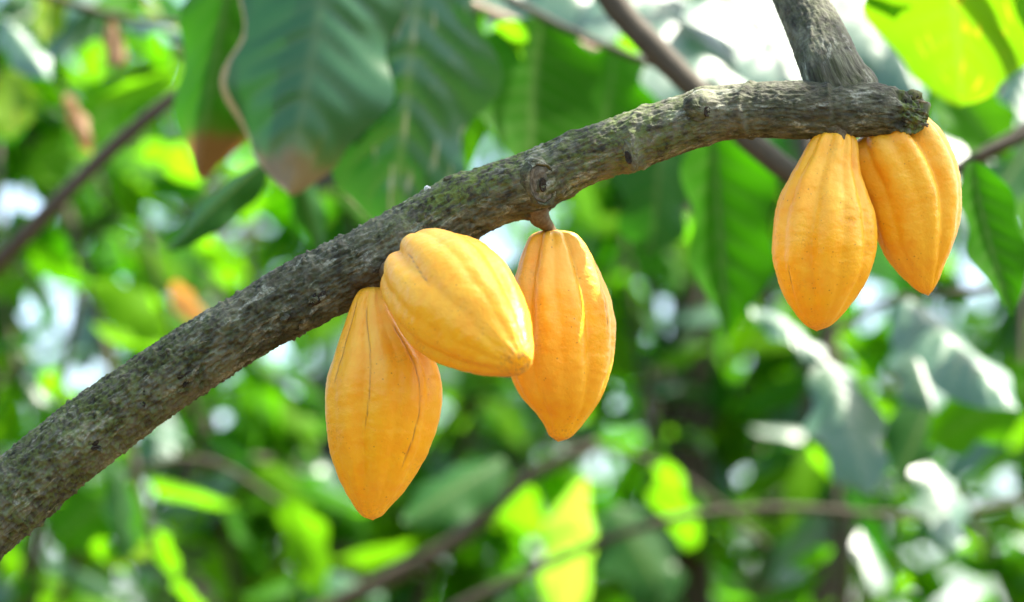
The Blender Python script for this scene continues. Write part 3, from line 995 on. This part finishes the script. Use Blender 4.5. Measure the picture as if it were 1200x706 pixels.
T10 = twig('twig of mixed grey-green and yellow leaves at the upper left corner',
           [(-60, -40, 3.1), (40, -10, 3.1), (140, 20, 3.1), (230, 30, 3.1)], 0.006, 0.003)
leaf_px('gloss', 0, 20, 60, 80, 46, 3.1, 3.0, T10, 1.0, 0.1, 0, True)
leaf_px('gloss', 140, 30, 225, 15, 26, 3.1, 3.0, T10, 1.0, 0.1, 1, True)
leaf_px('yellow', 65, -30, 50, 60, 40, 3.2, 3.15, T10, -0.5, 0.1, 2, True, True)
leaf_px('yellow', 10, 80, 22, 180, 60, 3.2, 3.15, T10, -0.5, 0.1, 1, True, True)
leaf_px('dry', 200, 335, 250, 372, 40, 3.4, 3.35, T10, -0.5, 0.1, 0, True, True)
leaf_px('dry', 78, 110, 104, 168, 22, 3.1, 3.05, T10, 0.2, 0.1, 1, True)
leaf_px('dry', 130, 20, 140, 75, 26, 3.1, 3.05, T10, 0.9, 0.1, 2, True)
leaf_px('lime', 210, 85, 100, 115, 26, 3.1, 3.05, T10, -0.5, 0.1, 0, True, True)
leaf_px('mid', 150, 100, 70, 175, 70, 3.25, 3.2, T10, -0.3, 0.1, 2, True, True)

T11 = twig('twig of small sunlit yellow-green leaves under the thin slanting twig at left',
           [(60, 330, 3.7), (140, 230, 3.7), (230, 170, 3.7), (330, 140, 3.7)], 0.005, 0.003)
for bx, by, tx, ty, wp in ((190, 165, 165, 225, 56), (215, 168, 228, 228, 50), (245, 270, 275, 330, 46), (290, 190, 300, 250, 40), (170, 340, 195, 400, 46)):
    leaf_sun('lime', bx, by, tx, ty, wp, 3.7 + rng.uniform(-.1, .1), T11, rng.randrange(4), rng.uniform(.04, .1))

# bare twigs
twig('dark bare twig running down behind the branch from the top centre',
     [(660, -90, 2.62), (725, 10, 2.6), (800, 90, 2.58), (880, 165, 2.56), (960, 225, 2.55), (1060, 270, 2.56)], 0.0125, 0.010, None, 'bare_twig')
twig('thin dark twig slanting up across the left background',
     [(-60, 370, 3.0), (30, 275, 2.95), (130, 175, 2.95), (215, 105, 2.95), (330, 20, 3.0)], 0.0095, 0.006, None, 'bare_twig')
twig('thin twig rising to the right edge from behind the last pod',
     [(1060, 240, 2.75), (1130, 195, 2.75), (1215, 145, 2.75), (1320, 60, 2.8)], 0.0065, 0.0085, None, 'bare_twig')
twig('long thin twig lying nearly level along the bottom right of the background',
     [(500, 730, 3.3), (600, 680, 3.3), (760, 616, 3.3), (900, 596, 3.3), (1100, 604, 3.3), (1300, 560, 3.35)], 0.006, 0.004, None, 'bare_twig')
twig('brown twig slanting up at the bottom under the lowest pod',
     [(330, 740, 3.5), (450, 680, 3.5), (540, 630, 3.5), (620, 560, 3.5), (700, 520, 3.5)], 0.012, 0.007, None, 'bare_twig')
twig('pale tan twig crossing the top edge right of the huge leaves',
     [(470, -40, 2.9), (540, 0, 2.9), (620, 34, 2.9), (700, 60, 2.92)], 0.007, 0.005, TAN, 'bare_twig')


# ------------------------------------------------------------------ cacao trees further back
GAPS = [(15, 235, 46), (432, 30, 42), (372, 640, 46), (120, 600, 20), (520, 665, 26), (365, 215, 20), (1090, 380, 14), (30, 360, 22), (760, 660, 24), (860, 640, 20), (1000, 685, 26), (715, 470, 20), (930, 565, 16), (590, 460, 16), (1180, 560, 18), (770, 365, 30), (560, 455, 20),
        (895, 430, 14), (1165, 225, 28), (1140, 320, 30), (1120, 690, 20), (240, 470, 30)]


def in_gap(p):
    v = p - CAM
    d = v.dot(FWD)
    if d < 0.3:
        return False
    m = mpp(d)
    x, y = 600 + v.dot(RT) / m, 353 - v.dot(UP) / m
    return any((x - a) ** 2 + (y - b) ** 2 < r * r for a, b, r in GAPS)


def cacao_tree(label, trunk_px, d, lean, branches, mix, size, leaves, seed):
    r = random.Random(seed)
    top = P(trunk_px, 60, d)
    base = Vector((top.x - lean, top.y, -0.05))
    crown = top + Vector((lean * 0.5, 0.1, 0.5))
    t = thing('cacao_tree', label, 'tree', base, 'cacao trees in the background')
    part('trunk', tube_mesh('trunk', [base, base.lerp(top, 0.45) + RT * 0.03, top, crown], (0.045, 0.034, 0.024, 0.008), TWIG, 12, 30, 0.15, seed), t)
    kinds = [k for k, wgt in mix for _ in range(wgt)]
    for (x1, y1) in branches:
        z0 = r.uniform(0.35, 1.1)
        p0 = base.lerp(top, z0) if z0 < 1 else top.lerp(crown, z0 - 1)
        p2 = P(x1, y1, d + r.uniform(-0.6, 0.6))
        p1 = p0.lerp(p2, 0.5) + Vector((0, 0, r.uniform(0.02, 0.16)))
        b = part('branch', tube_mesh('branch', [p0, p1, p2], (0.011, 0.008, 0.004), TWIG, 7, 14, 0.15, r.randrange(99)), t)
        for i in range(leaves):
            f = 0.15 + 0.9 * (i + r.random()) / leaves
            c = (p0.lerp(p1, f * 2) if f < 0.5 else p1.lerp(p2, f * 2 - 1))
            along = (p2 - p0).normalized()
            side = along.cross(Vector((0, 0, 1))).normalized() * (1 if i % 2 else -1)
            dirn = side * r.uniform(0.3, 1.0) + along * r.uniform(0.0, 0.7) + Vector((0, 0, -1)) * r.uniform(0.1, 1.0) + Vector((r.gauss(0, .3), r.gauss(0, .3), r.gauss(0, .2)))
            dirn.normalize()
            L = r.uniform(0.6, 1.15) * size
            nrm = Vector((r.gauss(0, .5), r.gauss(-0.15, .5), 1.0))
            mid = c + dirn * L * 0.5
            if in_gap(mid):
                continue
            kd = r.choice(kinds)
            put_leaf(kd, c + dirn * 0.02, c + dirn * L, L * r.uniform(0.34, 0.46), nrm, b, r.randrange(4))
    return t


def spread(x0, x1, y0, y1, n, seed):
    r = random.Random(seed)
    nx = max(1, int(round(math.sqrt(n * (x1 - x0) / (y1 - y0)))))
    ny = max(1, math.ceil(n / nx))
    return [(x0 + (i + r.random()) * (x1 - x0) / nx, y0 + (j + r.random()) * (y1 - y0) / ny) for i in range(nx) for j in range(ny)]


MIXL = [('deep', 7), ('mid', 11), ('lime', 9), ('dark', 4), ('gloss', 4), ('yellow', 1)]
MIXC = [('deep', 2), ('mid', 5), ('lime', 6), ('dark', 4), ('gloss', 3)]
MIXR = [('deep', 5), ('mid', 8), ('lime', 11), ('dark', 5), ('gloss', 6)]
cacao_tree('slim background cacao tree with bright lime leaves at the far left', -34, 3.9, -0.07, spread(-60, 190, -20, 720, 12, 1), MIXL, 0.143, 25, 31)
cacao_tree('background cacao tree whose sunlit leaves fill the gap left of the front pods', 384, 4.2, -0.04, spread(150, 430, 120, 740, 12, 2), MIXL, 0.152, 25, 32)
cacao_tree('background cacao tree with dark leaves right behind the three front pods', 425, 4.6, 0.06, spread(430, 720, 0, 740, 11, 3), MIXC, 0.162, 18, 33)
cacao_tree('background cacao tree between the two pod clusters', 800, 4.2, 0.05, spread(680, 930, 150, 740, 12, 4), MIXC, 0.152, 25, 34)
cacao_tree('background cacao tree with grey shiny leaves below the right pair of pods', 945, 4.0, 0.0, spread(880, 1110, 330, 740, 10, 5), MIXR, 0.143, 20, 35)
cacao_tree('background cacao tree at the far right edge', 1215, 4.1, -0.05, spread(1070, 1280, 40, 740, 10, 6), MIXR, 0.152, 20, 36)
cacao_tree('cacao tree farther back whose leaves show along the top edge', 880, 5.6, 0.0, spread(520, 1240, -40, 200, 10, 7), MIXC, 0.179, 16, 37)
cacao_tree('cacao tree farther back showing between the leaves at upper left', 250, 5.4, 0.1, spread(-60, 480, -20, 330, 11, 8), MIXL, 0.162, 16, 38)


# ------------------------------------------------------------------ far foliage, a mass no one could count
def far_foliage():
    r = np.random.RandomState(5)
    n = 22000
    V, F, MI = [], [], []
    count = 0
    centres = [(r.uniform(-2.8, 2.8), r.uniform(6.2, 10.5), r.uniform(0.6, 5.4)) for _ in range(210)]
    for _ in range(230):                       # the plantation goes on to the sides and behind the viewer
        az, dist = r.uniform(0.42, 2 * math.pi - 0.42), r.uniform(5.5, 10.0)
        centres.append((math.sin(az) * dist, math.cos(az) * dist, r.uniform(0.3, 2.0)))
    while count < n:
        front = r.rand() < 0.58
        cx, cy, cz = centres[r.randint(210)] if front else centres[210 + r.randint(230)]
        p = Vector((cx + r.normal(0, .34), cy + r.normal(0, .4), cz + r.normal(0, .30)))
        if p.z < 0.1:
            continue
        count += 1
        L = r.uniform(0.10, 0.26) * (1.0 if front else 1.5)
        dirn = Vector((r.normal(0, .6), r.normal(0, .6), -0.35 + r.normal(0, .4))).normalized()
        nr_ = Vector((r.normal(0, .5), r.normal(-.1, .5), 1.0))
        z = (nr_ - dirn * nr_.dot(dirn)).normalized()
        x = dirn.cross(z)
        if in_gap(p + dirn * L * .5):
            continue
        W = L * r.uniform(.18, .25)
        b = len(V)
        for (u, v, h) in ((0, 0, 0), (.3, -.9, -.03), (.3, .9, -.03), (.62, -.85, -.09), (.62, .85, -.09), (1, 0, -.2), (.3, 0, .02), (.62, 0, -.04)):
            V.append(p + dirn * (u * L) + x * (v * W) + z * (h * L))
        F += [(b, b + 6, b + 1), (b, b + 2, b + 6), (b + 1, b + 6, b + 7), (b + 1, b + 7, b + 3), (b + 6, b + 2, b + 4), (b + 6, b + 4, b + 7), (b + 3, b + 7, b + 5), (b + 7, b + 4, b + 5)]
        MI += [r.choice([0, 1, 2], p=[.42, .33, .25] if p.x < 0 else [.45, .2, .35])] * 8
    me = fast_mesh('far_foliage', [tuple(v) for v in V], F, None)
    for k in ('mid', 'lime', 'deep'):
        me.materials.append(LM[k])
    me.polygons.foreach_set('material_index', np.array(MI, np.int32))
    o = bpy.data.objects.new('far_foliage', me)
    COL.objects.link(o)
    o['kind'] = 'stuff'
    o['label'] = 'blurred mass of distant green cacao foliage filling the background'
    o['category'] = 'foliage'


far_foliage()

# ------------------------------------------------------------------ added unseen bough, its leaves set along the sun's rays to shade the pods
def overhead():
    r = random.Random(77)
    pts = [(x, y) for x, y, _ in LIMB if x > -100] + [(440, 380), (450, 470), (440, 560), (520, 330), (590, 400), (655, 330), (657, 420), (655, 490), (965, 230), (960, 320), (1070, 220), (1080, 300), (960, 30), (940, -30)]
    t = thing('added_shade_bough', 'unseen leafy bough added above the branch to shade the pods', 'bough', P(600, -600, 2.6))
    off = FWD * 0.32
    c = [P(-300, 250, FOCUS) + SUN * 2.3 + off, P(200, 150, FOCUS) + SUN * 2.4 + off, P(700, 100, FOCUS) + SUN * 2.4 + off, P(1300, 50, FOCUS) + SUN * 2.4 + off]
    part('limb', tube_mesh('limb', c, (0.03, 0.026, 0.02, 0.012), TWIG, 12, 30, 0.15, 3), t)
    spot = P(828, 112, FOCUS - 0.015)
    pts += [(690, 330), (690, 430), (1100, 220), (1090, 280), (930, 280), (1000, 290), (410, 480), (480, 480)]
    aims = [(x + r.uniform(-22, 22), y + r.uniform(-22, 22)) for x, y in pts for _ in range(2)]
    aims += [(x + r.uniform(-70, 70), y + r.uniform(-60, 60)) for x, y in (r.choice(pts) for _ in range(45))]
    aims = [(x, y, FOCUS - 0.03) for x, y in aims]
    aims += [(x + r.uniform(-14, 14), y + r.uniform(-14, 14), d) for x, y, d in ((500, 285, 1.97), (530, 275, 1.95), (560, 300, 1.94), (570, 285, 1.95), (600, 315, 1.93), (620, 350, 1.91), (585, 300, 1.94), (680, 290, 2.04), (690, 345, 2.03), (705, 325, 2.05), (712, 360, 2.05), (688, 305, 2.04), (700, 340, 2.04), (624, 385, 1.9), (612, 345, 1.91), (590, 330, 1.92), (610, 370, 1.90), (540, 340, 1.93), (660, 300, 2.05), (690, 320, 2.05), (700, 370, 2.05)) for _ in range(3)]
    for x, y, d in aims:
        q = P(x, y, d) + SUN * r.uniform(2.0, 2.9)
        dr = q - spot
        dirn = Vector((r.gauss(0, 1), r.gauss(0, 1), r.gauss(-.3, .3))).normalized()
        L = r.uniform(0.14, 0.24)
        if (dr - SUN * dr.dot(SUN)).length < 0.025 + 0.5 * L:
            continue
        put_leaf(r.choice(['mid', 'dark', 'mid']), q - dirn * L / 2, q + dirn * L / 2, L * .42, SUN + Vector((r.gauss(0, .3), r.gauss(0, .3), 0)), t, r.randrange(4))


overhead()
